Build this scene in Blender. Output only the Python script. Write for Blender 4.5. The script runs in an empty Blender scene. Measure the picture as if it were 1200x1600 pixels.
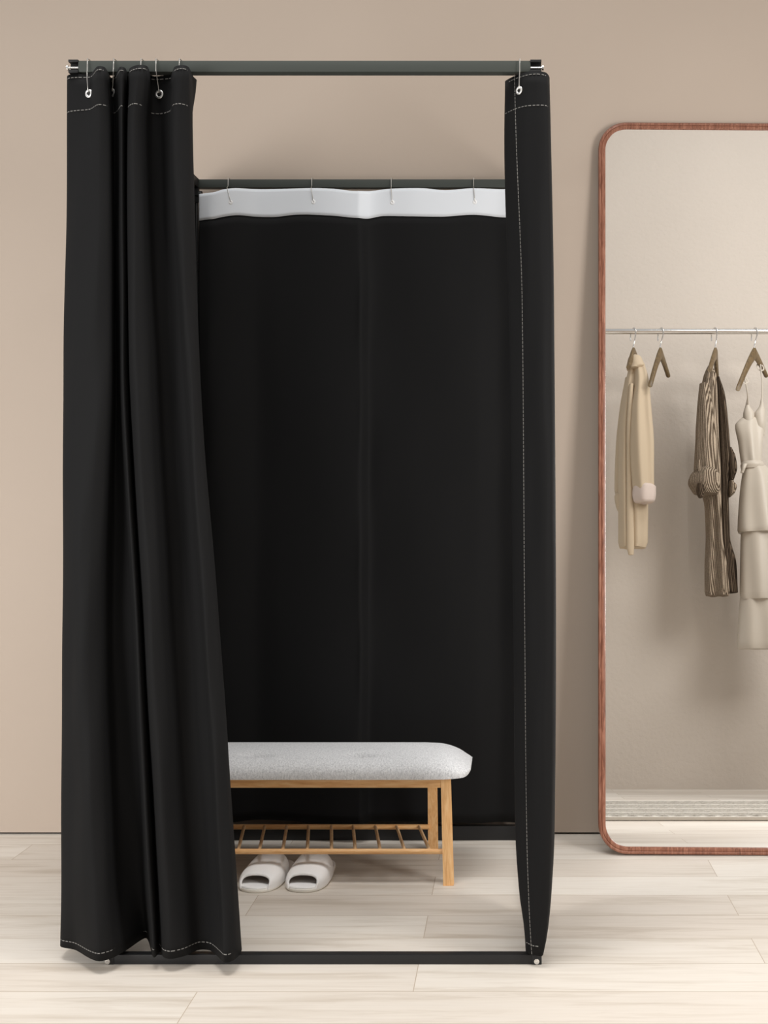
import bpy, bmesh, math, random
import numpy as np
from mathutils import Vector, Matrix

random.seed(4)
C = bpy.context.scene.collection
SC = bpy.context.scene
PI = math.pi

# ------------------------------------------------------------------ camera
F = 1864.0            # focal length in pixels of the 1200 x 1600 frame
HX, HY = 795.0, 780.0 # principal point
CAMZ = 1.0297
cam = bpy.data.cameras.new('camera')
cam.sensor_fit = 'HORIZONTAL'
cam.sensor_width = 36.0
cam.lens = 36.0 * F / 1200.0
cam.shift_x = -(HX - 600.0) / 1200.0
cam.shift_y = -(800.0 - HY) / 1200.0
cam.clip_start = 0.02
co = bpy.data.objects.new('camera', cam)
co.location = (0, 0, CAMZ)
co.rotation_euler = (PI / 2, 0, 0)
C.objects.link(co)
SC.camera = co

# ------------------------------------------------------------------ world, lights, exposure
w = bpy.data.worlds.new('room_light')
SC.world = w
w.use_nodes = True
w.node_tree.nodes['Background'].inputs[0].default_value = (1.0, 0.99, 0.98, 1)
w.node_tree.nodes['Background'].inputs[1].default_value = 0.48


def area(name, loc, target, sx, sy, power, color, spread=180):
    l = bpy.data.lights.new(name, 'AREA')
    l.shape = 'RECTANGLE'
    l.size, l.size_y = sx, sy
    l.energy = power
    l.color = color
    l.spread = math.radians(spread)
    o = bpy.data.objects.new(name, l)
    o.location = loc
    d = Vector(target) - Vector(loc)
    o.rotation_euler = d.to_track_quat('-Z', 'Y').to_euler()
    C.objects.link(o)
    return o


area('added_left_fill', (-3.0, 0.6, 1.1), (-1.2, 3.5, 0.6), 1.6, 1.6, 38, (1.0, 0.99, 0.98), 120)  # added fill from the left, no window stands there
area('added_top_fill', (-0.75, 2.0, 4.3), (-0.7, 2.75, 0.0), 2.4, 1.3, 18, (1.0, 0.985, 0.97), 66)  # added overhead fill for the floor, not a fixture of the room
area('side_light', (1.65, 1.55, 1.35), (0.2, 3.6, 0.9), 0.6, 1.2, 36, (1.0, 0.98, 0.96))
area('added_wall_fill', (1.95, 2.3, 4.1), (0.95, 0.13, 3.0), 1.2, 0.8, 36, (1.0, 0.99, 0.98))  # added unseen light that brightens the wall opposite the mirror
area('added_rail_fill', (2.5, 2.5, 2.5), (1.0, 0.13, 1.5), 1.0, 1.1, 19, (1.0, 0.985, 0.96), 120)  # added unseen light that brightens the rail and the wall below it
SC.view_settings.view_transform = 'Standard'
SC.view_settings.look = 'None'
SC.view_settings.gamma = 1.0
SC.view_settings.use_curve_mapping = False
SC.view_settings.exposure = 0.0


# ------------------------------------------------------------------ helpers
def lin(r, g, b):
    def f(c):
        c /= 255.0
        return c / 12.92 if c <= 0.04045 else ((c + 0.055) / 1.055) ** 2.4
    return (f(r), f(g), f(b), 1.0)


def px(x, d):
    return (x - HX) * d / F


def pz(y, d):
    return CAMZ - (y - HY) * d / F


def mesh_obj(name, verts, faces, mat, parent=None, smooth=True):
    me = bpy.data.meshes.new(name)
    off = parent_loc(parent)
    me.from_pydata([(v[0] - off[0], v[1] - off[1], v[2] - off[2]) for v in verts], [], faces)
    bm = bmesh.new()
    bm.from_mesh(me)
    bmesh.ops.recalc_face_normals(bm, faces=bm.faces)
    bm.to_mesh(me)
    bm.free()
    if smooth:
        me.polygons.foreach_set('use_smooth', [True] * len(me.polygons))
    me.materials.append(mat)
    o = bpy.data.objects.new(name, me)
    C.objects.link(o)
    if parent:
        o.parent = parent
    return o


def parent_loc(p):
    t = Vector((0, 0, 0))
    while p is not None:
        t += Vector(p.location)
        p = p.parent
    return t


def thing(name, label, cat, loc=(0, 0, 0), group=None):
    o = bpy.data.objects.new(name, None)
    o.empty_display_size = 0.05
    o.location = loc
    C.objects.link(o)
    return tag(o, label, cat, group)


def tag(o, label, cat, group=None):
    o['label'] = label
    o['category'] = cat
    if group:
        o['group'] = group
    return o


def struct(o):
    o['kind'] = 'structure'
    return o


class MB:
    """collects shapes for one mesh"""
    def __init__(s):
        s.v, s.f = [], []

    def add(s, v, f):
        n = len(s.v)
        s.v += [tuple(p) for p in v]
        s.f += [tuple(i + n for i in q) for q in f]
        return s

    def box(s, x0, x1, y0, y1, z0, z1, bev=0.0):
        bm = bmesh.new()
        bmesh.ops.create_cube(bm, size=1.0)
        for v in bm.verts:
            v.co = Vector((x0 + (v.co.x + .5) * (x1 - x0), y0 + (v.co.y + .5) * (y1 - y0), z0 + (v.co.z + .5) * (z1 - z0)))
        if bev > 0:
            bmesh.ops.bevel(bm, geom=list(bm.edges), offset=bev, segments=2, affect='EDGES', profile=0.6)
        bm.verts.index_update()
        s.add([v.co[:] for v in bm.verts], [[v.index for v in f.verts] for f in bm.faces])
        bm.free()
        return s

    def bar(s, a, b, wx, wy, bev=0.001, wx2=None, wy2=None):
        """square bar from a to b; wx along the side axis, wy along the other"""
        a, b = Vector(a), Vector(b)
        d = (b - a).normalized()
        ref = Vector((0, 0, 1)) if abs(d.z) < 0.8 else Vector((0, 1, 0))
        u = d.cross(ref).normalized()
        v = u.cross(d).normalized()
        bm = bmesh.new()
        bmesh.ops.create_cube(bm, size=1.0)
        wx2 = wx if wx2 is None else wx2
        wy2 = wy if wy2 is None else wy2
        L = (b - a).length
        for q in bm.verts:
            t = q.co.z + .5
            ww, hh = wx + (wx2 - wx) * t, wy + (wy2 - wy) * t
            q.co = a + d * (L * t) + u * (q.co.x * ww) + v * (q.co.y * hh)
        if bev > 0:
            bmesh.ops.bevel(bm, geom=list(bm.edges), offset=bev, segments=2, affect='EDGES', profile=0.6)
        bm.verts.index_update()
        s.add([q.co[:] for q in bm.verts], [[q.index for q in f.verts] for f in bm.faces])
        bm.free()
        return s

    def tube(s, pts, r, seg=10, caps=True):
        pts = [Vector(p) for p in pts]
        rs = r if isinstance(r, (list, tuple)) else [r] * len(pts)
        n = len(pts)
        V, Fc = [], []
        prev = None
        for i, p in enumerate(pts):
            d = (pts[min(i + 1, n - 1)] - pts[max(i - 1, 0)]).normalized()
            if prev is None:
                ref = Vector((0, 0, 1)) if abs(d.z) < 0.8 else Vector((0, 1, 0))
                u = d.cross(ref).normalized()
            else:
                u = (prev - d * prev.dot(d)).normalized()
            prev = u
            v = d.cross(u)
            for k in range(seg):
                a = 2 * PI * k / seg
                V.append(p + u * (rs[i] * math.cos(a)) + v * (rs[i] * math.sin(a)))
        for i in range(n - 1):
            for k in range(seg):
                k2 = (k + 1) % seg
                Fc.append((i * seg + k, i * seg + k2, (i + 1) * seg + k2, (i + 1) * seg + k))
        if caps:
            Fc.append(tuple(range(seg)))
            Fc.append(tuple((n - 1) * seg + k for k in range(seg)))
        return s.add(V, Fc)

    def ring(s, c, R, r, normal=(0, 1, 0), sR=36, sr=10):
        nrm = Vector(normal).normalized()
        ref = Vector((0, 0, 1)) if abs(nrm.z) < .9 else Vector((1, 0, 0))
        u = nrm.cross(ref).normalized()
        v = nrm.cross(u)
        V, Fc = [], []
        for i in range(sR):
            a = 2 * PI * i / sR
            e = u * math.cos(a) + v * math.sin(a)
            for k in range(sr):
                b = 2 * PI * k / sr
                V.append(Vector(c) + e * (R + r * math.cos(b)) + nrm * (r * .55 * math.sin(b)))
        for i in range(sR):
            for k in range(sr):
                i2, k2 = (i + 1) % sR, (k + 1) % sr
                Fc.append((i * sr + k, i2 * sr + k, i2 * sr + k2, i * sr + k2))
        return s.add(V, Fc)

    def rings(s, rr, cap=True):
        """loft through closed rings of equal count"""
        n = len(rr[0])
        V = [p for r in rr for p in r]
        Fc = []
        for i in range(len(rr) - 1):
            for k in range(n):
                k2 = (k + 1) % n
                Fc.append((i * n + k, i * n + k2, (i + 1) * n + k2, (i + 1) * n + k))
        if cap:
            Fc.append(tuple(range(n)))
            Fc.append(tuple((len(rr) - 1) * n + k for k in range(n)))
        return s.add(V, Fc)

    def build(s, name, mat, parent=None, smooth=True):
        o = mesh_obj(name, s.v, s.f, mat, parent, smooth)
        if smooth:
            try:
                o.data.set_sharp_from_angle(angle=math.radians(40))
            except Exception:
                pass
        return o


def grid(fn, nu, nv):
    V = [fn(i / nu, j / nv) for i in range(nu + 1) for j in range(nv + 1)]
    Fc = [(i * (nv + 1) + j, (i + 1) * (nv + 1) + j, (i + 1) * (nv + 1) + j + 1, i * (nv + 1) + j + 1)
          for i in range(nu) for j in range(nv)]
    return V, Fc


def pchip(xs, ys, x):
    """monotone cubic through (xs, ys) for scalars or rows of ys"""
    xs = np.asarray(xs, float)
    ys = np.asarray(ys, float)
    x = min(max(x, xs[0]), xs[-1])
    i = int(min(max(np.searchsorted(xs, x) - 1, 0), len(xs) - 2))

    def slope(k):
        if k == 0:
            return (ys[1] - ys[0]) / (xs[1] - xs[0])
        if k == len(xs) - 1:
            return (ys[-1] - ys[-2]) / (xs[-1] - xs[-2])
        a = (ys[k] - ys[k - 1]) / (xs[k] - xs[k - 1])
        b = (ys[k + 1] - ys[k]) / (xs[k + 1] - xs[k])
        m = 2 * a * b / np.where(np.abs(a + b) < 1e-12, 1e-12, a + b)
        return np.where(a * b <= 0, 0, m)
    h = xs[i + 1] - xs[i]
    t = (x - xs[i]) / h
    m0, m1 = slope(i), slope(i + 1)
    r = (2 * t ** 3 - 3 * t ** 2 + 1) * ys[i] + (t ** 3 - 2 * t ** 2 + t) * h * m0 + (-2 * t ** 3 + 3 * t ** 2) * ys[i + 1] + (t ** 3 - t ** 2) * h * m1
    return r


# ------------------------------------------------------------------ materials
class NT:
    def __init__(s, name):
        s.m = bpy.data.materials.new(name)
        s.m.use_nodes = True
        s.t = s.m.node_tree
        s.b = s.t.nodes['Principled BSDF']

    def n(s, typ, **kw):
        nd = s.t.nodes.new(typ)
        for k, v in kw.items():
            if k in nd.inputs:
                nd.inputs[k].default_value = v
            else:
                setattr(nd, k, v)
        return nd

    def l(s, a, b):
        s.t.links.new(a, b)

    def set(s, **kw):
        for k, v in kw.items():
            s.b.inputs[k.replace('_', ' ')].default_value = v
        return s

    def coords(s, scale=(1, 1, 1), rot=(0, 0, 0)):
        tc = s.n('ShaderNodeTexCoord')
        mp = s.n('ShaderNodeMapping')
        mp.inputs['Scale'].default_value = scale
        mp.inputs['Rotation'].default_value = rot
        s.l(tc.outputs['Object'], mp.inputs['Vector'])
        return mp.outputs['Vector']

    def noise(s, vec, scale, detail=4, rough=.55, dist=0):
        nd = s.n('ShaderNodeTexNoise')
        nd.inputs['Scale'].default_value = scale
        nd.inputs['Detail'].default_value = detail
        nd.inputs['Roughness'].default_value = rough
        nd.inputs['Distortion'].default_value = dist
        s.l(vec, nd.inputs['Vector'])
        return nd.outputs['Fac']

    def ramp(s, fac, stops):
        nd = s.n('ShaderNodeValToRGB')
        e = nd.color_ramp.elements
        while len(e) < len(stops):
            e.new(.5)
        for q, (p, c) in zip(e, stops):
            q.position = p
            q.color = c
        s.l(fac, nd.inputs['Fac'])
        return nd.outputs['Color']

    def mix(s, a, b, fac, mode='MIX'):
        nd = s.n('ShaderNodeMix', data_type='RGBA', blend_type=mode)
        for v, k in ((fac, 0), (a, 6), (b, 7)):
            if hasattr(v, 'node'):
                s.l(v, nd.inputs[k])
            else:
                nd.inputs[k].default_value = v
        return nd.outputs[2]

    def bump(s, h, strength, dist):
        nd = s.n('ShaderNodeBump')
        nd.inputs['Strength'].default_value = strength
        nd.inputs['Distance'].default_value = dist
        s.l(h, nd.inputs['Height'])
        s.l(nd.outputs['Normal'], s.b.inputs['Normal'])

    def col(s, c):
        s.l(c, s.b.inputs['Base Color'])
        return s


def simple(name, col, rough=.5, metal=0.0, spec=.5):
    t = NT(name)
    t.set(Base_Color=col, Roughness=rough, Metallic=metal)
    t.b.inputs['Specular IOR Level'].default_value = spec
    return t.m


def m_plaster(name, base, var, bumpd, bscale):
    t = NT(name)
    v = t.coords()
    c = t.ramp(t.noise(v, 1.3, 3), [(.3, base), (.7, var)])
    t.col(c).set(Roughness=.9)
    t.b.inputs['Specular IOR Level'].default_value = .15
    t.bump(t.noise(v, bscale, 5, .6), .35, bumpd)
    return t.m


def m_floor():
    t = NT('pale_plank_floor')
    v = t.coords()
    br = t.n('ShaderNodeTexBrick')
    br.offset = .37
    br.offset_frequency = 2
    br.inputs['Scale'].default_value = 1.0
    br.inputs['Brick Width'].default_value = 1.22
    br.inputs['Row Height'].default_value = .152
    br.inputs['Mortar Size'].default_value = .0011
    br.inputs['Mortar Smooth'].default_value = .3
    br.inputs['Bias'].default_value = 0
    br.inputs['Color1'].default_value = (0, 0, 0, 1)
    br.inputs['Color2'].default_value = (1, 1, 1, 1)
    br.inputs['Mortar'].default_value = (.5, .5, .5, 1)
    mp = t.n('ShaderNodeMapping')
    mp.inputs['Location'].default_value = (.20, .09, 0)
    t.l(v, mp.inputs['Vector'])
    t.l(mp.outputs['Vector'], br.inputs['Vector'])
    plank = t.ramp(br.outputs['Color'], [(0, lin(208, 199, 188)), (.5, lin(216, 209, 199)), (1, lin(224, 218, 209))])
    # grain differs plank to plank
    off = t.n('ShaderNodeVectorMath', operation='MULTIPLY_ADD')
    t.l(br.outputs['Color'], off.inputs[0])
    off.inputs[1].default_value = (7.3, 3.1, 0)
    t.l(v, off.inputs[2])
    m2 = t.n('ShaderNodeMapping')
    m2.inputs['Scale'].default_value = (.9, 11, 1)
    t.l(off.outputs[0], m2.inputs['Vector'])
    g = t.noise(m2.outputs['Vector'], 2.2, 6, .62, .5)
    grain = t.ramp(g, [(.30, (.74, .69, .63, 1)), (.50, (1, .99, .98, 1)), (.75, (1.0, 1.0, 1.0, 1))])
    c = t.mix(plank, grain, .75, 'MULTIPLY')
    m3 = t.n('ShaderNodeMapping')
    m3.inputs['Scale'].default_value = (3.0, 60, 1)
    t.l(off.outputs[0], m3.inputs['Vector'])
    g2 = t.noise(m3.outputs['Vector'], 2.0, 4, .6)
    c = t.mix(c, t.ramp(g2, [(.3, (.9, .88, .86, 1)), (.6, (1, 1, 1, 1))]), .6, 'MULTIPLY')
    c = t.mix(c, lin(176, 160, 142), br.outputs['Fac'])
    t.col(c).set(Roughness=.55)
    t.b.inputs['Specular IOR Level'].default_value = .3
    t.bump(g2, .08, .002)
    return t.m


def m_cloth(name, base, rough=.75, weave=900.0, sheen=0.0, bump=.2, spec=.3):
    t = NT(name)
    v = t.coords((weave, weave, weave * .6))
    n = t.noise(v, 1.0, 2)
    t.set(Base_Color=base, Roughness=rough, Sheen_Weight=sheen, Sheen_Roughness=.4)
    t.b.inputs['Specular IOR Level'].default_value = spec
    t.bump(n, bump, .0006)
    return t.m


def m_heather():
    t = NT('heather_grey_upholstery')
    v = t.coords()
    n1 = t.noise(v, 420, 3, .7)
    v2 = t.coords((1, 1, .35))
    n2 = t.noise(v2, 260, 3, .7)
    c1 = t.ramp(n1, [(.32, lin(165, 165, 166)), (.5, lin(216, 216, 217)), (.68, lin(244, 244, 244))])
    c2 = t.ramp(n2, [(.35, lin(182, 182, 184)), (.6, lin(240, 240, 240))])
    t.col(t.mix(c1, c2, .5)).set(Roughness=.95)
    t.b.inputs['Specular IOR Level'].default_value = .1
    t.bump(n1, .5, .0015)
    return t.m


def m_wood(name, dark, mid, light, scale, axis, rough=.45, spread=10.0):
    """grain along the given axis of the object (0 x, 1 y, 2 z)"""
    t = NT(name)
    s = [spread, spread, spread]
    s[axis] = 1.0
    v = t.coords(tuple(s))
    n = t.noise(v, scale, 6, .62, .8)
    c = t.ramp(n, [(.28, dark), (.5, mid), (.72, light)])
    t.col(c).set(Roughness=rough)
    t.b.inputs['Specular IOR Level'].default_value = .4
    t.bump(n, .08, .001)
    return t.m


def m_knit(name, a, b, freq):
    t = NT(name)
    v = t.coords()
    wv = t.n('ShaderNodeTexWave', wave_type='BANDS', bands_direction='DIAGONAL')
    wv.inputs['Scale'].default_value = freq
    wv.inputs['Distortion'].default_value = 2.0
    wv.inputs['Detail'].default_value = 2
    wv.inputs['Detail Scale'].default_value = 1.5
    mp = t.n('ShaderNodeMapping')
    mp.inputs['Scale'].default_value = (1, .8, .03)
    t.l(v, mp.inputs['Vector'])
    t.l(mp.outputs['Vector'], wv.inputs['Vector'])
    n = t.noise(v, 160, 3, .7)
    c = t.ramp(wv.outputs['Fac'], [(.15, a), (.8, b)])
    c = t.mix(c, t.ramp(n, [(.3, (.55, .53, .5, 1)), (.6, (1, 1, 1, 1))]), .7, 'MULTIPLY')
    t.col(c).set(Roughness=.95)
    t.b.inputs['Specular IOR Level'].default_value = .1
    t.bump(wv.outputs['Fac'], .7, .006)
    return t.m


def m_rug():
    t = NT('shaggy_grey_rug')
    v = t.coords()
    n = t.noise(v, 90, 5, .7, .4)
    c = t.ramp(n, [(.3, lin(150, 142, 130)), (.5, lin(188, 181, 170)), (.7, lin(214, 208, 198))])
    t.col(c).set(Roughness=1.0)
    t.b.inputs['Specular IOR Level'].default_value = .05
    t.bump(n, 1.0, .015)
    return t.m


M = {}
M['wall'] = m_plaster('beige_plaster', lin(187, 172, 158), lin(184, 169, 155), .0008, 45)
M['rearwall'] = m_plaster('textured_greige_plaster', lin(205, 195, 184), lin(201, 191, 180), .010, 38)
M['gap'] = simple('black_shadow_gap', lin(16, 12, 10), .8)
M['floor'] = m_floor()
M['black_cloth'] = m_cloth('black_curtain_cloth', (.0095, .0094, .0096, 1), .7, 900, 0, .15, .09)
M['stitch'] = simple('pale_thread', lin(128, 126, 122), .85)
M['band'] = m_cloth('pale_grey_lining', lin(222, 226, 231), .8, 700, 0, .1, .2)
M['grey_metal'] = simple('grey_steel', lin(66, 70, 66), .5, 0, .3)  # lighter tone, front and back top bars
M['black_metal'] = simple('black_steel', lin(31, 31, 32), .42, 0, .35)  # darker tone, side and bottom bars
M['steel_tube'] = simple('dark_polished_tube', lin(70, 70, 70), .2, .7)
M['black_plastic'] = simple('black_plastic', lin(18, 18, 18), .5)
M['chrome'] = simple('chrome', (.82, .81, .79, 1), .18, 1.0)
M['nickel'] = simple('nickel_wire', (.72, .70, .66, 1), .28, 1.0)
M['ring'] = simple('brushed_nickel_ring', (.86, .85, .83, 1), .38, .85)
M['white_eyelet'] = simple('white_eyelet', lin(238, 238, 238), .3)
M['cushion'] = m_heather()
M['bamboo_x'] = m_wood('bamboo_lengthwise', lin(214, 156, 98), lin(235, 184, 126), lin(246, 206, 154), 14, 0)
M['bamboo_z'] = m_wood('bamboo_upright', lin(214, 156, 98), lin(236, 186, 128), lin(247, 208, 156), 14, 2)
M['bamboo_y'] = m_wood('bamboo_crosswise', lin(222, 172, 124), lin(242, 202, 156), lin(250, 218, 176), 14, 1)
M['slipper'] = m_cloth('white_terry', lin(247, 245, 243), .95, 500, .1, .6, .1)
M['slipper_sole'] = simple('cream_foam_sole', lin(244, 240, 231), .8, 0, .2)
M['slipper_lining'] = simple('tan_lining', lin(150, 128, 108), .9, 0, .1)
M['walnut_z'] = m_wood('walnut_upright', lin(88, 50, 36), lin(136, 88, 68), lin(172, 122, 100), 16, 2, .35, 14)
M['mirror'] = simple('silvered_glass', (.955, .955, .95, 1), 0.0, 1.0)
M['mdf'] = simple('mirror_backing_board', lin(90, 70, 55), .8)
M['hanger'] = m_wood('hanger_wood', lin(78, 62, 40), lin(104, 85, 57), lin(128, 107, 74), 18, 2, .4, 6)
M['shirt'] = m_cloth('cream_cotton', lin(196, 178, 153), .85, 600, 0, .15, .15)
M['shirt_cuff'] = m_cloth('pale_pink_cuff', lin(208, 192, 182), .9, 500, 0, .3, .15)
M['knit'] = m_knit('ribbed_taupe_knit', lin(88, 75, 62), lin(180, 163, 143), 70)
M['knit_shaded'] = m_knit('shaded_taupe_knit', lin(58, 48, 39), lin(110, 95, 80), 70)  # darker copy of the knit, with shade put into its colour
M['satin'] = m_cloth('champagne_satin', lin(192, 182, 168), .42, 900, .1, .05, .4)
M['rug'] = m_rug()
M['rug_line'] = simple('white_rug_stripe', lin(225, 220, 211), .95, 0, .05)


# ------------------------------------------------------------------ setting
WY = 3.664     # face of the wall behind the booth
struct(MB().box(-3.2, 3.2, -1.2, WY + .14, -.06, 0).build('floor', M['floor'], smooth=False))
struct(MB().box(-3.2, 3.2, WY, WY + .12, .0065, 3.1).build('wall_back', M['wall'], smooth=False))
struct(MB().box(-3.2, 3.2, WY + .012, WY + .13, 0, .0065).build('shadow_gap_strip', M['gap'], smooth=False))  # black strip painted as the shade in the gap under the wall

# ------------------------------------------------------------------ leaning mirror: geometry first (its reflection places the far side of the room)
TH = math.radians(5.2)
ROLL = math.radians(.4)
MB_Y = 3.441
MX0 = px(935, MB_Y)
MW, MH = .76, 2.185
Mloc = Vector((MX0, MB_Y, MW * math.sin(ROLL)))
Mrot = Matrix.Rotation(-TH, 4, 'X') @ Matrix.Rotation(ROLL, 4, 'Y')
Mmat = Matrix.Translation(Mloc) @ Mrot
GL = .006      # glass sits this far behind the front of the frame
gp = Mmat @ Vector((0, GL, 0))
gn = (Mmat.to_3x3() @ Vector((0, -1, 0))).normalized()


def reflect_ray(x, y):
    o = Vector((0, 0, CAMZ))
    d = Vector(((x - HX) / F, 1.0, -(y - HY) / F))
    t = (gp - o).dot(gn) / d.dot(gn)
    h = o + d * t
    return h, d - gn * (2 * d.dot(gn))


def mir(x, y, yp):
    h, r = reflect_ray(x, y)
    t = (yp - h.y) / r.y
    return h + r * t


def mirz(x, y, zp=0.0):
    h, r = reflect_ray(x, y)
    t = (zp - h.z) / r.z
    return h + r * t


YF = mirz(1070, 1233).y       # face of the wall opposite
YR = YF + .34                 # plane of the rail
struct(MB().box(.36, 3.2, YF - .12, YF, 0, 4.4).build('wall_front', M['rearwall'], smooth=False))

# ------------------------------------------------------------------ booth frame
D1, D2 = 2.64, 3.60
T = .025
TOP = pz(94.5, D1)
TOPB = pz(280, D2)
fr = thing('changing_booth_frame', 'tall dark steel frame of the changing booth standing on the floor behind the curtains', 'frame', (-.45, 3.1, 0))
XL, XR = px(107, D1), px(846, D1)
XLb = px(301, D2)
XRb = px(831, D2)
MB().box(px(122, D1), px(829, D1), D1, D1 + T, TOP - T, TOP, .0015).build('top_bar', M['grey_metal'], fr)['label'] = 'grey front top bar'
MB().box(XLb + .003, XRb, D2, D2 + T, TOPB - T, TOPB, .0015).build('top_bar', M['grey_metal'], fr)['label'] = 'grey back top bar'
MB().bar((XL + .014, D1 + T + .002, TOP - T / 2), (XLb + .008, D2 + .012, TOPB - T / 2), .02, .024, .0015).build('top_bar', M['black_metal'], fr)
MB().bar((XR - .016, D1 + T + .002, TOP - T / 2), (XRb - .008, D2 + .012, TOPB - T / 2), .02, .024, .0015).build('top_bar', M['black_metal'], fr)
XLg, XRg = px(165.5, D1), px(846.5, D1)
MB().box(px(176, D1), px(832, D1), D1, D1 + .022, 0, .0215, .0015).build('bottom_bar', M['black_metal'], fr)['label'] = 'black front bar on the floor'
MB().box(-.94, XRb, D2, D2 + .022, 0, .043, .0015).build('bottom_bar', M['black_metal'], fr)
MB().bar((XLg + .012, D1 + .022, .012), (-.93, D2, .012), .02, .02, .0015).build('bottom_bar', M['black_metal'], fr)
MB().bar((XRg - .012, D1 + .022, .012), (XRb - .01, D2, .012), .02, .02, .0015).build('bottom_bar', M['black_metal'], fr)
for (xa, xb) in ((XLg, px(178, D1)), (px(831, D1), XRg)):
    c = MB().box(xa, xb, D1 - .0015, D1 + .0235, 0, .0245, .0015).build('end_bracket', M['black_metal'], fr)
    xm = px(169, D1) if xa < -.5 else px(838.5, D1)
    b = MB()
    b.tube([(xm, D1 - .001, .0085), (xm, D1 - .006, .0085)], .0058, 20)
    b.ring((xm, D1 - .006, .0085), .0032, .0012, (0, 1, 0), 20, 8)
    b.build('bolt', M['chrome'], c)['label'] = 'silver bolt head'
for (xa, xb, hd) in ((XL, px(122.5, D1), -1), (px(828.5, D1), XR, 1)):
    m = MB()
    m.box(xa, xb, D1 + .012, D1 + T, TOP - T - .002, TOP + .001, .001)      # back plate
    m.box(xa, xb, D1 - .002, D1 + T, TOP - .004, TOP + .0015, .0008)         # lips
    m.box(xa, xb, D1 - .002, D1 + T, TOP - T - .0025, TOP - T + .004, .0008)
    c = m.build('end_bracket', M['black_plastic'], fr)
    zb = pz(105.5, D1)
    b = MB().tube([(xa + (-.002 if hd < 0 else .001), D1 + .003, zb), (xb + (.002 if hd > 0 else -.001), D1 + .003, zb)], .0026, 12)
    xe = xa - .003 if hd < 0 else xb + .003
    b.tube([(xe - .002, D1 + .003, zb), (xe + .002, D1 + .003, zb)], .0052, 16)
    b.build('bolt', M['chrome'], c)['label'] = 'silver cross bolt'
# posts: thin round tubes with joint sleeves
posts = [((XLg + .012, D1 + .012, .02), (XL + .014, D1 + .013, TOP - T)), ((XRg - .012, D1 + .012, .02), (XR - .016, D1 + .013, TOP - T)),
         ((-.928, D2 + .011, .04), (px(305.5, D2), D2 + .011, TOPB - T)), ((XRb - .012, D2 + .011, .04), (XRb - .012, D2 + .011, TOPB - T))]
for a, b in posts:
    a, b = Vector(a), Vector(b)
    p = MB().tube([a, b], .0062, 16).build('post', M['steel_tube'], fr)
    t = .877
    q = a + (b - a) * t
    MB().tube([q - Vector((0, 0, .012)), q + Vector((0, 0, .012))], .0092, 16).build('joint_sleeve', M['black_plastic'], p)
kx, kz = px(313, D2), pz(305.5, D2)
m = MB().tube([(kx - .014, D2 - .004, kz), (kx - .002, D2 - .004, kz)], .004, 14)
m.tube([(kx - .003, D2 - .004, kz), (kx + .006, D2 - .004, kz)], .0125, 18)
m.box(px(303.5, D2), px(310.5, D2), D2 - .004, D2 + .01, kz - .02, TOPB - T + .001, .001)
m.build('thumb_screw', M['black_plastic'], fr)


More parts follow.
